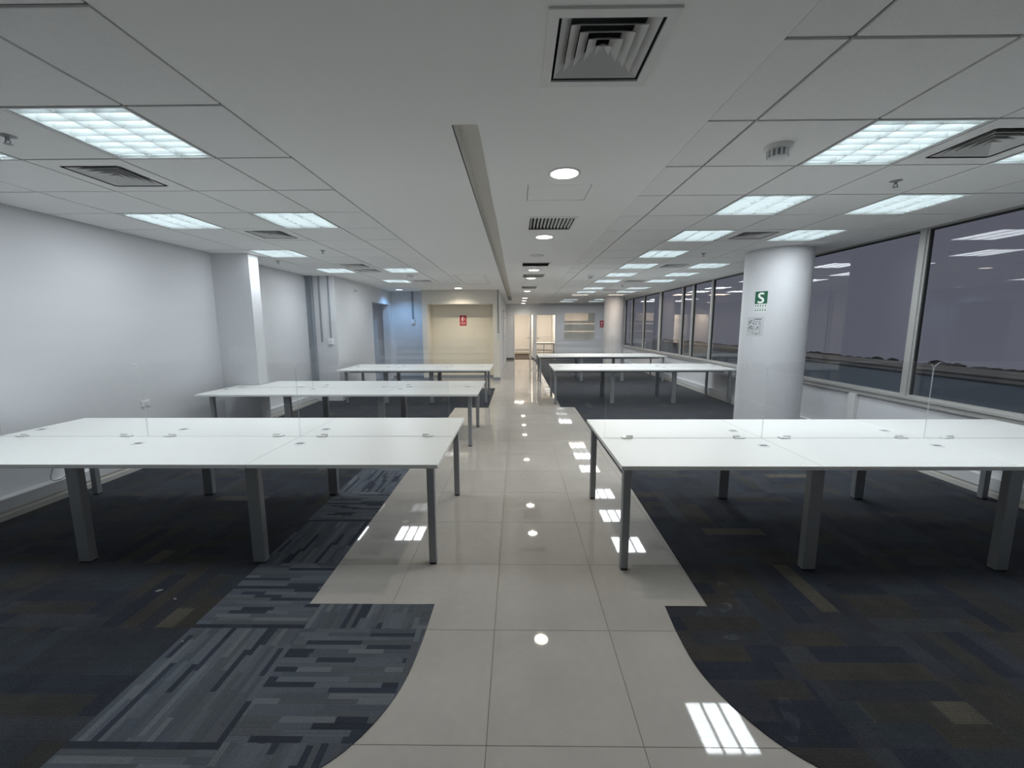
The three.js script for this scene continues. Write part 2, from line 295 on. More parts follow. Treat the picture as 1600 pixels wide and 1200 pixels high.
// ---------- windows on the right ----------
{
  const cuts = [[-1.9, 1.485], [1.555, 4.69], [4.755, 7.985], [8.035, 9.59], [9.64, 10.61], [10.66, 11.28], [11.33, 12.95], [13.08, 14.63], [14.69, 16.1], [16.17, 17.13], [17.19, 19.5]];
  const SILL = 0.775;
  cuts.forEach(([a, b], i) => {
    const o = struct(`window_${i + 1}`, `tall fixed window pane in grey frame, ${ORD[i]} along the right wall counted from the camera`, 'window');
    const f = 0.022;
    mesh('window_frame', mergeGeometries([span(XR + 0.02, XR + 0.07, SILL, CE + 0.011, a, a + f), span(XR + 0.02, XR + 0.07, SILL, CE + 0.011, b - f, b), span(XR + 0.02, XR + 0.07, SILL, SILL + f, a + f, b - f), span(XR + 0.02, XR + 0.07, CE - 0.012, CE + 0.011, a + f, b - f)]), M.alu, o);
    mesh('gasket', mergeGeometries([span(XR + 0.03, XR + 0.06, SILL + f, CE - 0.012, a + f, a + f + 0.012), span(XR + 0.03, XR + 0.06, SILL + f, CE - 0.012, b - f - 0.012, b - f), span(XR + 0.03, XR + 0.06, CE - 0.03, CE - 0.012, a + f, b - f)]), M.gasket, o);
    const pane = new THREE.PlaneGeometry(b - a - 2 * f, CE - 0.012 - SILL - f); pane.rotateY(-Math.PI / 2);
    mesh('pane', pane, M.windowGlass, o, XR + 0.045, (CE - 0.012 + SILL + f) / 2, (a + b) / 2);
    const next = cuts[i + 1] ? cuts[i + 1][0] : FAR, prev = i ? null : BACK;
    mesh('mullion', span(XR + 0.005, XR + 0.09, SILL, CE + 0.011, b, next), M.alu, o);
    if (prev !== null) mesh('mullion', span(XR + 0.005, XR + 0.09, SILL, CE + 0.011, prev, a), M.alu, o);
  });
  const t = struct('trim_1', 'grey metal sill rail running under all the windows', 'sill');
  mesh('sill_rail', span(XR - 0.035, XR + 0.12, 0.7, SILL, BACK, FAR), M.alu, t);
  mesh('sill_lip', span(XR - 0.05, XR - 0.035, 0.755, SILL + 0.004, BACK, FAR), M.alu, t);
}

// ---------- rooms beyond the end wall ----------
{
  const o = struct('room_beyond', 'warm lit rooms seen through the end doorways', 'room');
  const add = (n, m, ...a) => mesh(n, span(...a), m, o);
  add('room_floor', M.brownCarpet, -0.6, 4.6, -0.014, 0.002, FAR, 24);
  add('room_wall', M.whitePaint, -0.8, 4.8, -0.01, 2.6, 24, 24.15);
  add('room_wall', M.whitePaint, -0.8, -0.6, -0.01, 2.6, FAR + 0.12, 24);
  add('room_wall', M.whitePaint, 4.65, 4.8, -0.01, 2.6, FAR + 0.12, 24);
  add('room_wall', M.whitePaint, 0.8, 0.88, -0.01, 2.6, FAR + 0.12, 24);
  add('room_wall', M.whitePaint, 2.0, 2.08, -0.01, 2.6, FAR + 0.12, 24);
  add('room_ceiling', M.gypsum, -0.8, 4.8, 2.5, 2.6, FAR + 0.12, 24.15);
  add('wall_trunking', M.trunking, -0.6, 4.6, 0.22, 0.32, 23.95, 24);
  add('skirting_board', M.skirting, -0.6, 4.6, 0.0, 0.1, 23.97, 24);
  const d1 = struct('door_1', 'open doorway with pale frame at the left of the end wall', 'door');
  mesh('door_frame', mergeGeometries([span(-0.13, -0.1, 0, 2.14, FAR - 0.02, FAR + 0.13), span(0.66, 0.7, 0, 2.14, FAR - 0.02, FAR + 0.13), span(-0.1, 0.66, 2.112, 2.14, FAR - 0.02, FAR + 0.13)]), M.white, d1);
  const leaf = mesh('door_leaf', span(0.62, 0.66, 0.02, 2.1, FAR + 0.13, FAR + 0.9), M.white, d1);
  mesh('door_handle', mergeGeometries([span(0.5, 0.62, 1.0, 1.025, FAR + 0.82, FAR + 0.84), span(0.6, 0.62, 0.97, 1.05, FAR + 0.81, FAR + 0.85)]), M.steel, leaf);
  const d2 = struct('door_2', 'glazed door beside the open doorway in the end wall', 'door');
  mesh('door_frame', mergeGeometries([span(0.9, 0.945, 0, 2.14, FAR - 0.02, FAR + 0.13), span(1.815, 1.85, 0, 2.14, FAR - 0.02, FAR + 0.13), span(0.945, 1.815, 2.1, 2.14, FAR - 0.02, FAR + 0.13)]), M.white, d2);
  const pn = mesh('pane', span(0.95, 1.81, 0.02, 2.1, FAR + 0.04, FAR + 0.05), M.glass, d2);
  mesh('door_handle', mergeGeometries([span(0.98, 1.1, 1.0, 1.03, FAR - 0.01, FAR + 0.01), span(0.97, 1.0, 0.96, 1.07, FAR, FAR + 0.04)]), M.steel, pn);
  const w = struct('window_12', 'interior window with frosted bands in the end wall', 'window');
  mesh('window_frame', mergeGeometries([span(2.22, 2.25, 0.915, 2.216, FAR - 0.02, FAR + 0.13), span(3.69, 3.72, 0.915, 2.216, FAR - 0.02, FAR + 0.13), span(2.25, 3.69, 2.186, 2.216, FAR - 0.02, FAR + 0.13), span(2.25, 3.69, 0.915, 0.945, FAR - 0.02, FAR + 0.13)]), M.farWall, w);
  const p2 = mesh('pane', span(2.25, 3.69, 0.945, 2.186, FAR + 0.05, FAR + 0.058), M.glass, w);
  const frost = mat(lin(0.6, 0.6, 0.56), 0.7, { transmission: 0.3, thickness: 0 });
  for (const [y0, y1, x1] of [[1.72, 1.83, 3.69], [1.36, 1.67, 3.69], [0.945, 1.31, 3.69]]) mesh('frosted_band', span(2.25, x1, y0, y1, FAR + 0.06, FAR + 0.063), frost, p2);
  mesh('frosted_band', span(3.38, 3.69, 1.83, 2.186, FAR + 0.06, FAR + 0.063), frost, p2);
}

// ---------- ceiling lights ----------
const vPrism = (len, top, bottom, h) => {      // blade, wide above and narrow below, running along z
  const s = new THREE.Shape([new THREE.Vector2(-bottom / 2, 0), new THREE.Vector2(bottom / 2, 0), new THREE.Vector2(top / 2, h), new THREE.Vector2(-top / 2, h)]);
  const g = new THREE.ExtrudeGeometry(s, { depth: len, bevelEnabled: false }); g.translate(0, 0, -len / 2); return g;
};
const F = {
  frame: mergeGeometries([span(-0.3, -0.29, -0.002, 0.012, -0.3, 0.3), span(0.29, 0.3, -0.002, 0.012, -0.3, 0.3), span(-0.29, 0.29, -0.002, 0.012, -0.3, -0.29), span(-0.29, 0.29, -0.002, 0.012, 0.29, 0.3)]),
  housing: mergeGeometries([span(-0.296, 0.296, 0.09, 0.1, -0.296, 0.296), span(-0.296, -0.288, 0.012, 0.09, -0.296, 0.296), span(0.288, 0.296, 0.012, 0.09, -0.296, 0.296), span(-0.288, 0.288, 0.012, 0.09, -0.296, -0.288), span(-0.288, 0.288, 0.012, 0.09, 0.288, 0.296)]),
  tube: new THREE.CylinderGeometry(0.013, 0.013, 0.55, 12).rotateX(Math.PI / 2),
  rib: vPrism(0.572, 0.05, 0.003, 0.05),
  blade: vPrism(0.572, 0.022, 0.002, 0.038).rotateY(Math.PI / 2),
};
function troffer(x, D, label, group, warm) {
  const t = thing('louvred_ceiling_light', label, 'ceiling light', x, CE, D, group);
  mesh('frame', F.frame, M.white, t); mesh('housing', F.housing, M.louvre, t);
  for (const a of [-0.188, 0, 0.188]) {
    mesh('tube', F.tube, warm ? M.tubeWarm : M.tube, t, a, 0.068, 0);
    const l = new THREE.RectAreaLight(warm ? lin(1, 0.78, 0.6) : lin(0.9, 0.955, 1), STRIP, 0.155, 0.55);
    l.position.set(a, -0.006, 0); l.rotation.x = -Math.PI / 2; l.name = 'lamp_strip'; t.add(l);
  }
  for (const a of [-0.282, -0.094, 0.094, 0.282]) mesh('louvre_rib', F.rib, M.louvre, t, a, 0.003, 0);
  for (let k = -3; k < 4; k++) mesh('louvre_blade', F.blade, M.louvre, t, 0, 0.003, k * 0.0805);
}
{
  const place = (g, c, r) => [(g.xs[c] + g.xs[c + 1]) / 2, (rowD(g, r) + rowD(g, r + 1)) / 2];
  const count = {};
  for (const [side, g] of [['L', gridL], ['R', gridR]]) for (const [key, what] of [...fittings[side]].sort((a, b) => +a[0].split(',')[1] - +b[0].split(',')[1])) {
    if (what !== 'light') continue;
    const [c, r] = key.split(',').map(Number), row = `${side}${c}`, n = count[row] = (count[row] ?? -1) + 1;
    const where = { L1: 'along the left wall', L3: 'left of the central band', L2: 'between the two left rows near the cream recess', R2: 'right of the central band', R4: 'along the windows' }[row];
    const warm = side === 'R' && r === 19;
    troffer(...place(g, c, r), `square louvred ceiling light ${where}${row === 'L2' ? '' : ', ' + ORD[n] + ' from the camera'}${warm ? ', warm tinted' : ''}`, 'louvred ceiling lights', warm);
  }
}
// warm panels of the rooms beyond
for (const [x, lab] of [[0.1, 'warm panel light in the room behind the open doorway'], [1.45, 'warm panel light in the room behind the glazed door'], [3.3, 'warm panel light in the room behind the interior window']]) {
  const t = thing('panel_light', lab, 'ceiling light', x, 2.5, 21.6);
  mesh('frame', mergeGeometries([span(-0.3, -0.27, -0.02, 0, -0.3, 0.3), span(0.27, 0.3, -0.02, 0, -0.3, 0.3), span(-0.27, 0.27, -0.02, 0, -0.3, -0.27), span(-0.27, 0.27, -0.02, 0, 0.27, 0.3)]), M.white, t);
  mesh('diffuser', bx(0.54, 0.008, 0.54), M.lampWarm, t, 0, -0.008, 0);
  const l = new THREE.RectAreaLight(lin(1, 0.79, 0.6), 52, 0.54, 0.54); l.position.set(0, -0.022, 0); l.rotation.x = -Math.PI / 2; l.name = 'lamp_panel'; t.add(l);
}
function downlight(x, D, label, cool, k = 1) {
  const t = thing('downlight', label, 'downlight', x, CE, D, 'round downlights');
  const ring = [[0.092, 0], [0.094, -0.006], [0.104, -0.008], [0.112, -0.004], [0.113, 0]].map(p => new THREE.Vector2(...p));
  mesh('trim_ring', new THREE.LatheGeometry(ring, 48), M.whitePaint, t);
  mesh('lamp_disc', new THREE.CylinderGeometry(0.093, 0.093, 0.004, 40), cool ? M.lampCool : M.lampWarm, t, 0, -0.0025, 0);
  const l = new THREE.SpotLight(cool ? lin(0.3, 0.58, 1) : lin(1, 0.9, 0.74), SPOT * k, 0, 1.25, 0.9, 2);
  l.position.set(0, -0.02, 0); l.target.position.set(0, -2, 0); l.shadow.radius = 0.6; l.castShadow = true; l.name = 'lamp_spot'; t.add(l); t.add(l.target);
}
[3.0, 5.025, 7.9, 9.22, 12.59, 15.6, 17.2, 19.0].forEach((D, i) => downlight(0.33 - i * 0.004, D, `round warm downlight in the central ceiling band, ${ORD[i]} from the camera`, false));
downlight(-3.585 + 0.25, 11.85, 'round cool downlight washing the bay beside the side doorway blue', true, 1.9);
downlight(-1.606, 11.5, 'round warm downlight in front of the cream recess', false, 3.2);

// ---------- vents ----------
// square diffuser: nested sloping frames round a small pyramid, over a dark box
function frustum(a0, a1, h, t = 0.004) {           // four sloping faces: half size a0 below, a1 above
  const s = [[-1, -1], [1, -1], [1, 1], [-1, 1]], pos = [];
  for (let i = 0; i < 4; i++) {
    const p = s[i], q = s[(i + 1) % 4], A = [p[0] * a0, 0, p[1] * a0], B = [q[0] * a0, 0, q[1] * a0], C = [q[0] * a1, h, q[1] * a1], E = [p[0] * a1, h, p[1] * a1];
    const up = v => [v[0] * (1 - t / a0 * 0.5), v[1] + t, v[2] * (1 - t / a0 * 0.5)];
    const quad = (a, b, c, d) => pos.push(...a, ...b, ...c, ...a, ...c, ...d);
    quad(A, E, C, B); quad(up(A), up(B), up(C), up(E)); quad(A, B, up(B), up(A)); quad(E, up(E), up(C), C);
  }
  const g = new THREE.BufferGeometry(); g.setAttribute('position', new THREE.Float32BufferAttribute(pos, 3)); g.setAttribute('uv', new THREE.Float32BufferAttribute(new Array(pos.length / 3 * 2).fill(0), 2)); g.computeVertexNormals(); return g;
}
function diffuser(name, label, x, D, inner, outer, rings, drop) {
  const t = thing(name, label, 'air vent', x, CE, D, 'square air diffusers');
  const h = inner / 2;
  mesh('vent_frame', mergeGeometries([plate(rect(-outer / 2, outer / 2, -outer / 2, outer / 2), -drop, drop ? 0 : 0.014, [rect(-h, h, -h, h)])]), drop ? M.whitePaint : M.tile, t);
  mesh('collar', mergeGeometries([span(-h - 0.01, -h, 0.0, 0.14, -h, h), span(h, h + 0.01, 0.0, 0.14, -h, h), span(-h, h, 0.0, 0.14, -h - 0.01, -h), span(-h, h, 0.0, 0.14, h, h + 0.01), span(-h, h, 0.14, 0.15, -h, h)]), M.plenum, t);
  for (let i = 0; i < rings; i++) { const a = (h - 0.011) * (1 - i / (rings + 0.75)); mesh('vent_louvre', frustum(a, a - (h / (rings + 1)) * 1.05, h / (rings + 1) * 0.8), M.ventPaint, t, 0, 0.0, 0); }
  const c = (h - 0.011) * (1 - rings / (rings + 0.75)); mesh('vent_louvre', frustum(c, 0.003, c * 0.8, 0.002), M.ventPaint, t, 0, 0, 0);
  return t;
}
diffuser('air_diffuser', 'large square four-way air diffuser overhead in the smooth ceiling band', 0.33, 1.735, 0.368, 0.445, 4, 0.008);
{
  const n = { L: 0, R: 0 };
  for (const [side, g] of [['L', gridL], ['R', gridR]]) for (const [key, what] of [...fittings[side]].sort((a, b) => +a[0].split(',')[1] - +b[0].split(',')[1])) {
    if (what !== 'vent') continue;
    const [c, r] = key.split(',').map(Number);
    diffuser('air_diffuser', `square air diffuser set in a ${side === 'L' ? 'left' : 'right'} ceiling tile, ${ORD[n[side]++]} from the camera`, (g.xs[c] + g.xs[c + 1]) / 2, (rowD(g, r) + rowD(g, r + 1)) / 2, 0.38, 0.597, 4, 0);
  }
}
// slatted grilles of the central band
function grille(label, x0, x1, d0, d1, slats, recess = false) {
  const cx = (x0 + x1) / 2, cd = (d0 + d1) / 2, w = x1 - x0, d = d1 - d0, t = thing('air_grille', label, 'air vent', cx, CE, cd);
  mesh('grille_frame', plate(rect(-w / 2 - 0.028, w / 2 + 0.028, -d / 2 - 0.028, d / 2 + 0.028), -0.007, 0, [rect(-w / 2, w / 2, -d / 2, d / 2)]), M.whitePaint, t);
  mesh('duct_box', mergeGeometries([span(-w / 2 - 0.01, -w / 2, 0, 0.14, -d / 2, d / 2), span(w / 2, w / 2 + 0.01, 0, 0.14, -d / 2, d / 2), span(-w / 2, w / 2, 0, 0.14, -d / 2 - 0.01, -d / 2), span(-w / 2, w / 2, 0, 0.14, d / 2, d / 2 + 0.01), span(-w / 2, w / 2, 0.14, 0.15, -d / 2, d / 2)]), M.plenum, t);
  for (let i = 0; i < slats; i++) { const o = mesh('grille_slat', bx(0.003, 0.026, d), M.whitePaint, t, -w / 2 + (i + 0.5) * w / slats, 0.012, 0); o.rotation.z = 0.6; }
  if (recess) mesh('loose_panel', bx(w - 0.02, 0.01, d * 0.75), M.gypsum, t, 0, 0.04, -0.04);
}
grille('slatted white return grille in the central band, nearest the camera', 0.13, 0.57, 4.16, 4.65, 12);
grille('open ceiling hatch with a dark gap in the central band', 0.1, 0.545, 6.99, 7.37, 0, true);
grille('slatted return grille behind the fourth downlight of the central band', 0.14, 0.56, 8.5, 9.0, 12);
grille('farthest slatted return grille of the central band', 0.14, 0.53, 11.0, 11.65, 10);
{ const t = thing('ceiling_speaker', 'round pale blanking disc in the central ceiling band', 'speaker', 0.3, CE, 6.3);
  mesh('disc', new THREE.CylinderGeometry(0.095, 0.1, 0.012, 40), M.ventPaint, t, 0, -0.006, 0); mesh('rim', new THREE.TorusGeometry(0.1, 0.006, 8, 40).rotateX(Math.PI / 2), M.whitePaint, t, 0, -0.004, 0); }

// smoke detectors and sprinklers
function smoke(x, D, label) {
  const t = thing('smoke_detector', label, 'detector', x, CE, D); t.scale.set(1.15, 1.35, 1.15);
  mesh('base', new THREE.LatheGeometry([[0, -0.018], [0.062, -0.018], [0.066, -0.006], [0.066, 0]].map(p => new THREE.Vector2(...p)), 32), M.white, t);
  mesh('dome', new THREE.LatheGeometry([[0, -0.058], [0.03, -0.057], [0.042, -0.05], [0.046, -0.044]].map(p => new THREE.Vector2(...p)), 32), M.white, t);
  mesh('sensing_chamber', new THREE.CylinderGeometry(0.042, 0.046, 0.03, 24), M.greyPaint, t, 0, -0.031, 0);
  for (let k = 0; k < 14; k++) { const a = k / 14 * Math.PI * 2; const o = mesh('fin', bx(0.01, 0.03, 0.01), M.white, t, Math.cos(a) * 0.047, -0.031, Math.sin(a) * 0.046); o.rotation.y = a; }
}
smoke(1.54, 2.595, 'white round smoke detector on the right ceiling near the first light');
smoke(1.55, 8.8, 'small smoke detector far along the right ceiling');
smoke(-2.186, 8.62, 'small smoke detector on the left ceiling near the cream recess');
function sprinkler(x, D, label) {
  const t = thing('sprinkler', label, 'sprinkler', x, CE, D); t.scale.set(1.05, 0.75, 1.05);
  mesh('escutcheon', new THREE.LatheGeometry([[0.004, -0.012], [0.02, -0.01], [0.036, -0.002], [0.037, 0]].map(p => new THREE.Vector2(...p)), 28), M.steel, t);
  mesh('stem', new THREE.CylinderGeometry(0.008, 0.01, 0.03, 14), M.steel, t, 0, -0.018, 0);
  mesh('yoke', new THREE.TorusGeometry(0.014, 0.003, 8, 20), M.steel, t, 0, -0.042, 0);
  mesh('deflector', new THREE.CylinderGeometry(0.018, 0.018, 0.003, 20), M.steel, t, 0, -0.058, 0);
}
sprinkler(-2.79, 2.38, 'metal sprinkler head beside the nearest left ceiling light');
sprinkler(-2.67, 5.81, 'small sprinkler head on the left ceiling above the wall pillar row');
sprinkler(-3.806, 6.7, 'small sprinkler head behind the wall pillar');
sprinkler(2.77, 3.2, 'metal sprinkler head between the two near right light rows');
sprinkler(2.72, 6.2, 'small sprinkler head on the right ceiling beside the column');
sprinkler(2.74, 10.9, 'tiny sprinkler head far along the right ceiling');

// ---------- desks ----------
const slotRing = new THREE.LatheGeometry([[0.0, 0.002], [0.034, 0.002], [0.04, 0.0005], [0.0405, -0.002]].map(p => new THREE.Vector2(...p)), 32);
const slotHole = rb(0.046, 0.002, 0.02, 0.0009);
const TOP = 0.73, TH = 0.026;
function desk(o) {
  const { x0, x1, d0, d1, n, label, legs, aisle, notch } = o;        // aisle: -1 when the aisle is on the left
  const t = thing('bench_desk', label, 'desk', 0, 0, 0, 'white bench desks');
  const w = (x1 - x0) / n, mid = (d0 + d1) / 2;
  for (let i = 0; i < n; i++) for (const back of [0, 1]) {
    const a = x0 + i * w + (i ? 0.0015 : 0), b = x0 + (i + 1) * w - (i < n - 1 ? 0.0015 : 0), e0 = back ? mid + 0.004 : d0, e1 = back ? d1 : mid - 0.004;
    let top;
    if (notch && back && a < notch[0]) top = mesh('desktop', plate([[a, e0], [b, e0], [b, e1], [notch[0], e1], [notch[0], notch[1]], [a, notch[1]]], TOP - TH, TOP), M.desk, t);
    else top = mesh('desktop', rb(b - a, TH, e1 - e0, 0.003), M.desk, t, (a + b) / 2, TOP - TH / 2, (e0 + e1) / 2);
    const gx = aisle > 0 ? a + 0.1 : b - 0.1, gd = back ? mid + 0.22 : mid - 0.2;
    const off = notch && back && a < notch[0] ? [0, 0, 0] : [(a + b) / 2, TOP - TH / 2, (e0 + e1) / 2];
    if (!(notch && back && gx < notch[0])) {
      const ring = mesh('grommet', slotRing, M.grommet, top); ring.position.set(gx - off[0], TOP - off[1], -gd + off[2]);
      const hole = mesh('grommet_slot', slotHole, M.slotDark, top); hole.position.set(gx - off[0], TOP + 0.0025 - off[1], -gd + off[2]);
    }
    // underside edge band
  }
  const fd = legs.front, bd = legs.back;
  legs.xs.forEach((x, i) => {
    const end = i === 0 || i === legs.xs.length - 1, lw = end ? 0.05 : 0.085;
    for (const d of [fd, bd]) {
      if (notch && d === bd && x < notch[0]) continue;
      const leg = mesh('leg', rb(lw, TOP - TH - 0.012, 0.05, 0.006), M.steel, t, x, (TOP - TH + 0.012) / 2, d);
      mesh('foot', rb(lw * 0.9, 0.014, 0.045, 0.004), M.rubber, leg, 0, -(TOP - TH - 0.012) / 2 - 0.005, 0);
    }
    const bEnd = notch && x < notch[0] ? notch[1] - 0.05 : bd - 0.025;
    mesh('cross_beam', bx(end ? 0.045 : 0.06, 0.045, bEnd - fd - 0.025), M.steel, t, x, TOP - TH - 0.0235, (fd + 0.025 + bEnd) / 2);
  });
  for (const d of [mid - 0.18, mid + 0.18]) mesh('rail', bx(legs.xs[legs.xs.length - 1] - legs.xs[0], 0.03, 0.04), M.steel, t, (legs.xs[0] + legs.xs[legs.xs.length - 1]) / 2, TOP - TH - 0.062, d);
  return t;
}
const DESKS = [
  { side: 'left', which: 'nearest', x0: -4.125, x1: -0.495, d0: 2.455, d1: 3.785, n: 3, aisle: 1, legs: { xs: [-4.02, -2.93, -1.738, -0.565], front: 2.575, back: 3.7 } },
  { side: 'left', which: 'middle', x0: -4.13, x1: -0.5, d0: 5.12, d1: 6.43, n: 3, aisle: 1, legs: { xs: [-4.03, -3.03, -1.79, -0.62], front: 5.3, back: 6.42 - 0.06 }, notch: [-3.8, 5.965] },
  { side: 'left', which: 'farthest', x0: -3.59, x1: -0.53, d0: 8.05, d1: 9.35, n: 3, aisle: 1, legs: { xs: [-3.52, -2.7, -1.76, -0.64], front: 8.36, back: 9.27 } },
  { side: 'right', which: 'nearest', x0: 0.645, x1: 4.33, d0: 2.43, d1: 3.71, n: 3, aisle: -1, legs: { xs: [0.7, 1.895, 3.13, 4.27], front: 2.515, back: 3.63 } },
  { side: 'right', which: 'middle', x0: 0.735, x1: 4.37, d0: 8.06, d1: 9.36, n: 3, aisle: -1, legs: { xs: [0.79, 1.95, 3.2, 4.32], front: 8.3, back: 9.3 } },
  { side: 'right', which: 'farthest', x0: 0.625, x1: 4.24, d0: 11.62, d1: 12.92, n: 3, aisle: -1, legs: { xs: [0.68, 1.85, 3.02, 4.18], front: 11.72, back: 12.82 } },
];
const ROW = { nearest: 'in the foreground', middle: 'in the middle row', farthest: 'in the back row' };
for (const d of DESKS) desk({ ...d, label: { 'left nearest': 'long white six-place bench desk in the left foreground', 'left middle': 'long white bench desk cut round the left wall pillar', 'left farthest': 'long white bench desk in front of the cream recess, left side', 'right nearest': 'long white six-place bench desk in the right foreground', 'right middle': 'long white bench desk behind the green-signed column, right side', 'right farthest': 'farthest long white bench desk on the right, before the end wall' }[`${d.side} ${d.which}`] });

// clear screens standing along the middle of each desk
function screenGeo(w, h, r) {
  const s = new THREE.Shape(); s.moveTo(-w / 2, 0); s.lineTo(w / 2, 0); s.lineTo(w / 2, h - r); s.absarc(w / 2 - r, h - r, r, 0, Math.PI / 2, false); s.lineTo(-w / 2 + r, h); s.absarc(-w / 2 + r, h - r, r, Math.PI / 2, Math.PI, false); s.lineTo(-w / 2, 0);
  const g = new THREE.ExtrudeGeometry(s, { depth: 0.004, bevelEnabled: false, curveSegments: 10 }); g.translate(0, 0, -0.002); return g;
}
for (const d of DESKS) {
  const w = (d.x1 - d.x0) / 3, mid = (d.d0 + d.d1) / 2, near = d.which === 'nearest';
  for (let i = 0; i < 3; i++) {
    let a = d.x0 + i * w + (i ? 0.002 : 0.03), b = d.x0 + (i + 1) * w - (i < 2 ? 0.002 : 0.03);
    const fromAisle = d.aisle > 0 ? 2 - i : i, pos = ['at the aisle end', 'in the middle', 'at the wall end'][fromAisle];
    const t = thing('glass_screen', `clear rounded glass screen ${pos} of the ${d.which} ${d.side} desk`, 'desk screen', (a + b) / 2, TOP, mid, 'clear desk screens');
    mesh('pane', screenGeo(b - a, 0.58, 0.06), [M.glass, M.glassEdge], t, 0, 0.002, 0);
    for (const s of [-1, 1]) {
      const c = mesh('clamp', rb(0.08, 0.01, 0.04, 0.004), M.clamp, t, s * ((b - a) / 2 - 0.17), 0.006, 0);
      if (near) mesh('clamp_tab', rb(0.05, 0.02, 0.016, 0.004), M.clamp, c, -s * 0.02, 0.008, 0);
    }
  }
}

// ---------- things on the walls and column ----------
function paper(n, h, fn) { const c = document.createElement('canvas'); c.width = n; c.height = h; const g = c.getContext('2d'); fn(g, n, h); const t = new THREE.CanvasTexture(c); t.colorSpace = THREE.SRGBColorSpace; return t; }
function onColumn(name, label, category, a0, a1, y0, y1, texture) {
  // curved sheet lying on the column; angles as seen from above, turning from +x towards the depth
  const r = 0.4225, t0 = Math.PI / 2 + a0, len = a1 - a0, g = new THREE.CylinderGeometry(r, r, y1 - y0, 16, 1, true, t0, len), gi = new THREE.CylinderGeometry(r - 0.002, r - 0.002, y1 - y0, 16, 1, true, t0, len);
  const o = thing(name, label, category, 3.72, (y0 + y1) / 2, 6.05);
  mesh('printed_face', g, mat(0xffffff, 0.45, { map: texture, side: THREE.DoubleSide }), o); mesh('backing', gi, mat(lin(0.7, 0.7, 0.7), 0.6, { side: THREE.DoubleSide }), o);
}
const signTex = paper(256, 440, (g, w, h) => {
  g.fillStyle = '#e4e9e6'; g.fillRect(0, 0, w, h); g.fillStyle = '#0d5a3c'; g.fillRect(0, 0, w, 262);
  g.fillStyle = '#eef3ef'; g.font = 'bold 310px sans-serif'; g.textAlign = 'center'; g.textBaseline = 'middle'; g.fillText('S', w / 2, 140);
  g.fillStyle = '#12493a'; for (let r = 0; r < 2; r++) for (let i = 0; i < 5; i++) { g.save(); g.translate(26 + i * 51, 300 + r * 96); g.rotate(0.35); g.fillRect(-9, -22, 17, 40); g.fillRect(4, 4, 14, 14); g.restore(); }
  g.fillStyle = '#9aa9a4'; for (let i = 0; i < 12; i++) g.fillRect(14 + i * 20, 340, 9, 26);
});
const planTex = paper(256, 280, (g, w, h) => {
  g.fillStyle = '#c3c6c8'; g.fillRect(0, 0, w, h); g.strokeStyle = '#6d7274'; g.lineWidth = 5; g.strokeRect(118, 66, 92, 180); g.fillStyle = '#55595c'; g.fillRect(126, 28, 96, 12);
  for (let i = 0; i < 26; i++) { g.fillStyle = ['#6a6f72', '#8d9295', '#50565a'][i % 3]; g.fillRect(18 + rnd() * 90, 40 + rnd() * 200, 8 + rnd() * 18, 6 + rnd() * 14); }
  for (let i = 0; i < 9; i++) { g.fillStyle = '#4d5255'; g.fillRect(126 + rnd() * 70, 80 + rnd() * 150, 8, 10 + rnd() * 24); }
});
// ---------- signs ----------
const DEG = Math.PI / 180;
onColumn('safety_sign', 'green sign with a white letter S on the round column', 'sign', 204 * DEG, 226 * DEG, 1.765, 2.05, signTex);
onColumn('floor_plan_sheet', 'grey printed floor plan sheet taped below the green sign', 'notice', 190 * DEG, 223 * DEG, 1.435, 1.705, planTex);
const fireTex = paper(128, 190, (g, w, h) => {
  g.fillStyle = '#b8202c'; g.fillRect(0, 0, w, h); g.fillStyle = '#f0e6e2';
  g.fillRect(36, 44, 32, 62); g.beginPath(); g.arc(52, 44, 16, Math.PI, 0); g.fill(); g.fillRect(47, 18, 10, 14); g.fillRect(57, 20, 20, 6);
  g.strokeStyle = '#f0e6e2'; g.lineWidth = 6; g.beginPath(); g.moveTo(76, 24); g.quadraticCurveTo(96, 40, 90, 74); g.stroke(); g.beginPath(); g.moveTo(100, 60); g.lineTo(100, 100); g.stroke();
  for (let r = 0; r < 3; r++) for (let i = 0; i < 7; i++) g.fillRect(16 + i * 14, 124 + r * 18, 9, 9);
});
function flatSign(name, label, x, y, D, w, h, texture) { const o = thing(name, label, 'sign', x, y, D); mesh('plate', rb(w, h, 0.006, 0.002), mat(lin(0.5, 0.03, 0.04), 0.5), o); mesh('printed_face', new THREE.PlaneGeometry(w * 0.97, h * 0.97), mat(0xffffff, 0.45, { map: texture }), o, 0, 0, -0.0036); }
flatSign('fire_extinguisher_sign', 'red fire extinguisher sign on the cream recess wall', -1.63, 1.76, 12.596, 0.205, 0.305, fireTex);
flatSign('fire_extinguisher_sign', 'small red sign at the right of the end wall by the far column', 4.03, 1.68, FAR - 0.004, 0.2, 0.32, fireTex);

// surface conduits, sockets, pipes
function conduit(label, x, D, y0, y1, w, socket) {
  const o = thing('conduit', label, 'conduit', x, 0, D);
  mesh('channel', rb(w, y1 - y0, 0.022, 0.003), M.greyPaint, o, 0, (y0 + y1) / 2, -0.011);
  if (socket) { const b = mesh('socket_box', rb(0.1, 0.13, 0.045, 0.006), M.white, o, 0.0, y0 - 0.05, -0.022); mesh('socket_face', rb(0.05, 0.05, 0.01, 0.003), M.grommet, b, 0, 0, -0.024); }
}
conduit('thin grey conduit ending halfway down the left return wall', -4.1, 8.65, 1.27, CE, 0.03, false);
conduit('grey conduit running down to a white socket box on the left return wall', -3.91, 8.65, 1.33, CE, 0.03, true);
conduit('grey conduit on the blue-lit wall above a switch box', -3.13, 12.5, 1.78, CE, 0.06, true);
conduit('conduit and switch at the corner beside the cream recess', -0.54, 12.05, 1.36, CE, 0.03, true);
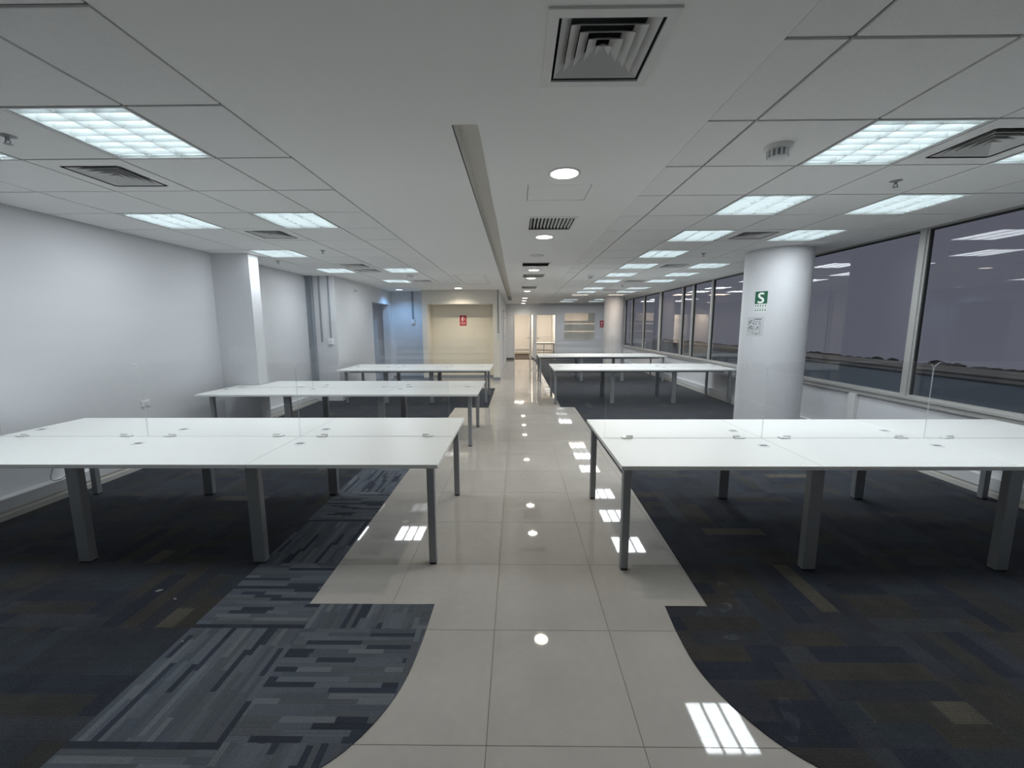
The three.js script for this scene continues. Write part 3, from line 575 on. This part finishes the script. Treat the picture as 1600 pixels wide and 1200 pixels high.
{ const o = thing('steel_post', 'blue-grey flat vertical steel strip in the corner of the left return wall', 'post', XL + 0.004, 0, 8.645); mesh('strip', rb(0.1, CE, 0.05, 0.006), M.greyPaint, o, 0.05, CE / 2, -0.025); mesh('flange', rb(0.03, CE, 0.075, 0.004), M.greyPaint, o, 0.116, CE / 2, -0.0375 + 0.0); }
{ const o = thing('wall_sensor', 'tiny grey sensor high on the left return wall', 'sensor', -3.78, 2.42, 9.7); mesh('body', rb(0.04, 0.07, 0.06, 0.008), M.ventPaint, o, 0.02, 0, 0); mesh('lens', new THREE.SphereGeometry(0.018, 14, 10), M.slotDark, o, 0.04, -0.01, 0); }
{ const o = thing('duct_cover', 'grey vertical duct cover on the low wall under the windows', 'duct', XR, 0, 5.36); mesh('cover', rb(0.05, 0.52, 0.11, 0.004), M.ventPaint, o, -0.025, 0.44, 0); mesh('side_strip', rb(0.035, 0.5, 0.03, 0.003), M.ventPaint, o, -0.018, 0.43, 0.07); }
{ const o = thing('wall_outlet', 'small white outlet plate on the left wall behind the near desk', 'outlet', XL, 0.7, 4.68); mesh('plate', rb(0.012, 0.07, 0.11, 0.004), M.white, o, 0.006, 0, 0); mesh('socket', rb(0.006, 0.03, 0.05, 0.002), M.grommet, o, 0.013, 0, 0); }
{ const o = thing('loose_cable', 'thin grey cable looping down the left wall under the near desk', 'cable', 0, 0, 0);
  const pts = [[-4.335, 0.6, 3.66], [-4.335, 0.32, 3.64], [-4.33, 0.185, 3.6], [-4.28, 0.178, 3.62], [-4.285, 0.2, 3.72], [-4.3, 0.178, 3.85]].map(p => new THREE.Vector3(p[0], p[1], -p[2]));
  mesh('wire', new THREE.TubeGeometry(new THREE.CatmullRomCurve3(pts), 40, 0.004, 8), M.greyPaint, o); mesh('plug', rb(0.02, 0.03, 0.02, 0.004), M.white, o, -4.34, 0.61, 3.66); }
{ const d = struct('door_3', 'door in the side wall of the aisle with a long white pull handle', 'door'); mesh('door_frame', mergeGeometries([span(-0.5, -0.485, 0, 2.2, 15.4, 15.48), span(-0.5, -0.485, 0, 2.2, 16.7, 16.78), span(-0.5, -0.485, 2.12, 2.2, 15.48, 16.7)]), M.greyPaint, d); const l = mesh('door_leaf', span(-0.5, -0.492, 0.01, 2.12, 15.48, 16.7), M.white, d); mesh('door_handle', new THREE.CylinderGeometry(0.018, 0.018, 0.95, 14), M.whitePaint, l, -0.44, 1.55, 15.62); mesh('handle_mount', mergeGeometries([span(-0.492, -0.44, 1.2, 1.23, 15.605, 15.635), span(-0.492, -0.44, 1.87, 1.9, 15.605, 15.635)]), M.steel, l); }

{ const o = thing('floor_mark', 'small pale diamond of tape on the tiles beside the near left desk', 'tape', -0.913, 0.0004, 3.16); const g = new THREE.BoxGeometry(0.042, 0.0006, 0.042); g.rotateY(Math.PI / 4); mesh('tape', g, mat(lin(0.62, 0.61, 0.58), 0.6), o); mesh('tape_centre', new THREE.BoxGeometry(0.024, 0.0007, 0.024).rotateY(Math.PI / 4), mat(lin(0.48, 0.46, 0.43), 0.6), o); }
for (const [x, D, w, a, lab] of [[-2.17, 2.26, 0.04, 0.5, 'largest scrap of pale lint on the dark left carpet'], [-2.01, 2.185, 0.024, -0.3, 'thin white scrap of lint nearer the aisle on the left carpet'], [-1.7, 1.86, 0.014, 0.2, 'tiny white speck at the edge of the striped carpet']]) {
  const o = thing('lint_scrap', lab, 'litter', x, 0.005, D), g = new THREE.IcosahedronGeometry(w / 2, 1); g.scale(1, 0.12, 0.45); g.rotateY(a); mesh('scrap', g, mat(lin(0.32, 0.32, 0.31), 0.9), o);
}

// desk in the room beyond the glazed door
{ const o = thing('side_table', 'small white table behind the glazed door of the end wall', 'table', 1.4, 0, 21.2); mesh('table_top', rb(1.1, 0.03, 0.6, 0.004), M.desk, o, 0, 0.735, 0); for (const [a, b] of [[-0.5, -0.26], [0.5, -0.26], [-0.5, 0.26], [0.5, 0.26], [-0.02, -0.26]]) mesh('leg', rb(0.04, 0.72, 0.04, 0.004), M.steel, o, a, 0.36, b); mesh('apron', bx(1.0, 0.05, 0.03), M.steel, o, 0, 0.69, -0.26); }

// ---------- outside the windows ----------
{
  const ground = struct('ground_outside', 'dark ground beyond the windows', 'ground'); mesh('ground_slab', span(XR + 0.2, 22, -0.7, -0.5, -30, 50), mat(lin(0.06, 0.065, 0.075), 0.95), ground);
  const w = thing('parapet', 'low dark parapet wall outside the windows', 'wall', 6.6, -0.5, 6);
  mesh('parapet_wall', bx(0.25, 1.3, 30), mat(lin(0.16, 0.19, 0.23), 0.9), w, 0.12, 0.65, 0); mesh('coping', rb(0.4, 0.05, 30, 0.01), mat(lin(0.17, 0.16, 0.16), 0.9), w, 0.12, 1.33, 0);
  const pipes = thing('roof_pipe', 'pair of pipes lying along the parapet outside', 'pipe', 6.5, 0.9, 6); for (const [dx, dy, r] of [[0, 0, 0.03], [0.14, 0.02, 0.045]]) mesh('pipe', new THREE.CylinderGeometry(r, r, 28, 12).rotateX(Math.PI / 2), mat(lin(0.24, 0.22, 0.21), 0.7), pipes, dx, dy, 0);
  const shrubs = []; for (let i = 0; i < 420; i++) { const g = new THREE.IcosahedronGeometry(0.05 + rnd() * 0.09, 1), p = g.attributes.position; for (let j = 0; j < p.count; j++) { const k = 0.8 + 0.4 * Math.abs(Math.sin(p.getX(j) * 40 + p.getY(j) * 31 + p.getZ(j) * 23 + i)); p.setXYZ(j, p.getX(j) * k, p.getY(j) * k * 0.6, p.getZ(j) * k); } g.translate(7.35 + rnd() * 0.4, 0.8 + rnd() * 0.06, -(-6 + i * 0.065)); g.computeVertexNormals(); shrubs.push(g); }
  const sh = mesh('low_planting', mergeGeometries(shrubs), mat(lin(0.035, 0.036, 0.03), 0.95), scene); sh.userData = { label: 'dark low planting along the parapet outside the windows', category: 'plants', kind: 'stuff' };
}

scene.traverse(o => { if (o.isMesh) { o.castShadow = true; o.receiveShadow = true; } });
renderer.render(scene, camera);
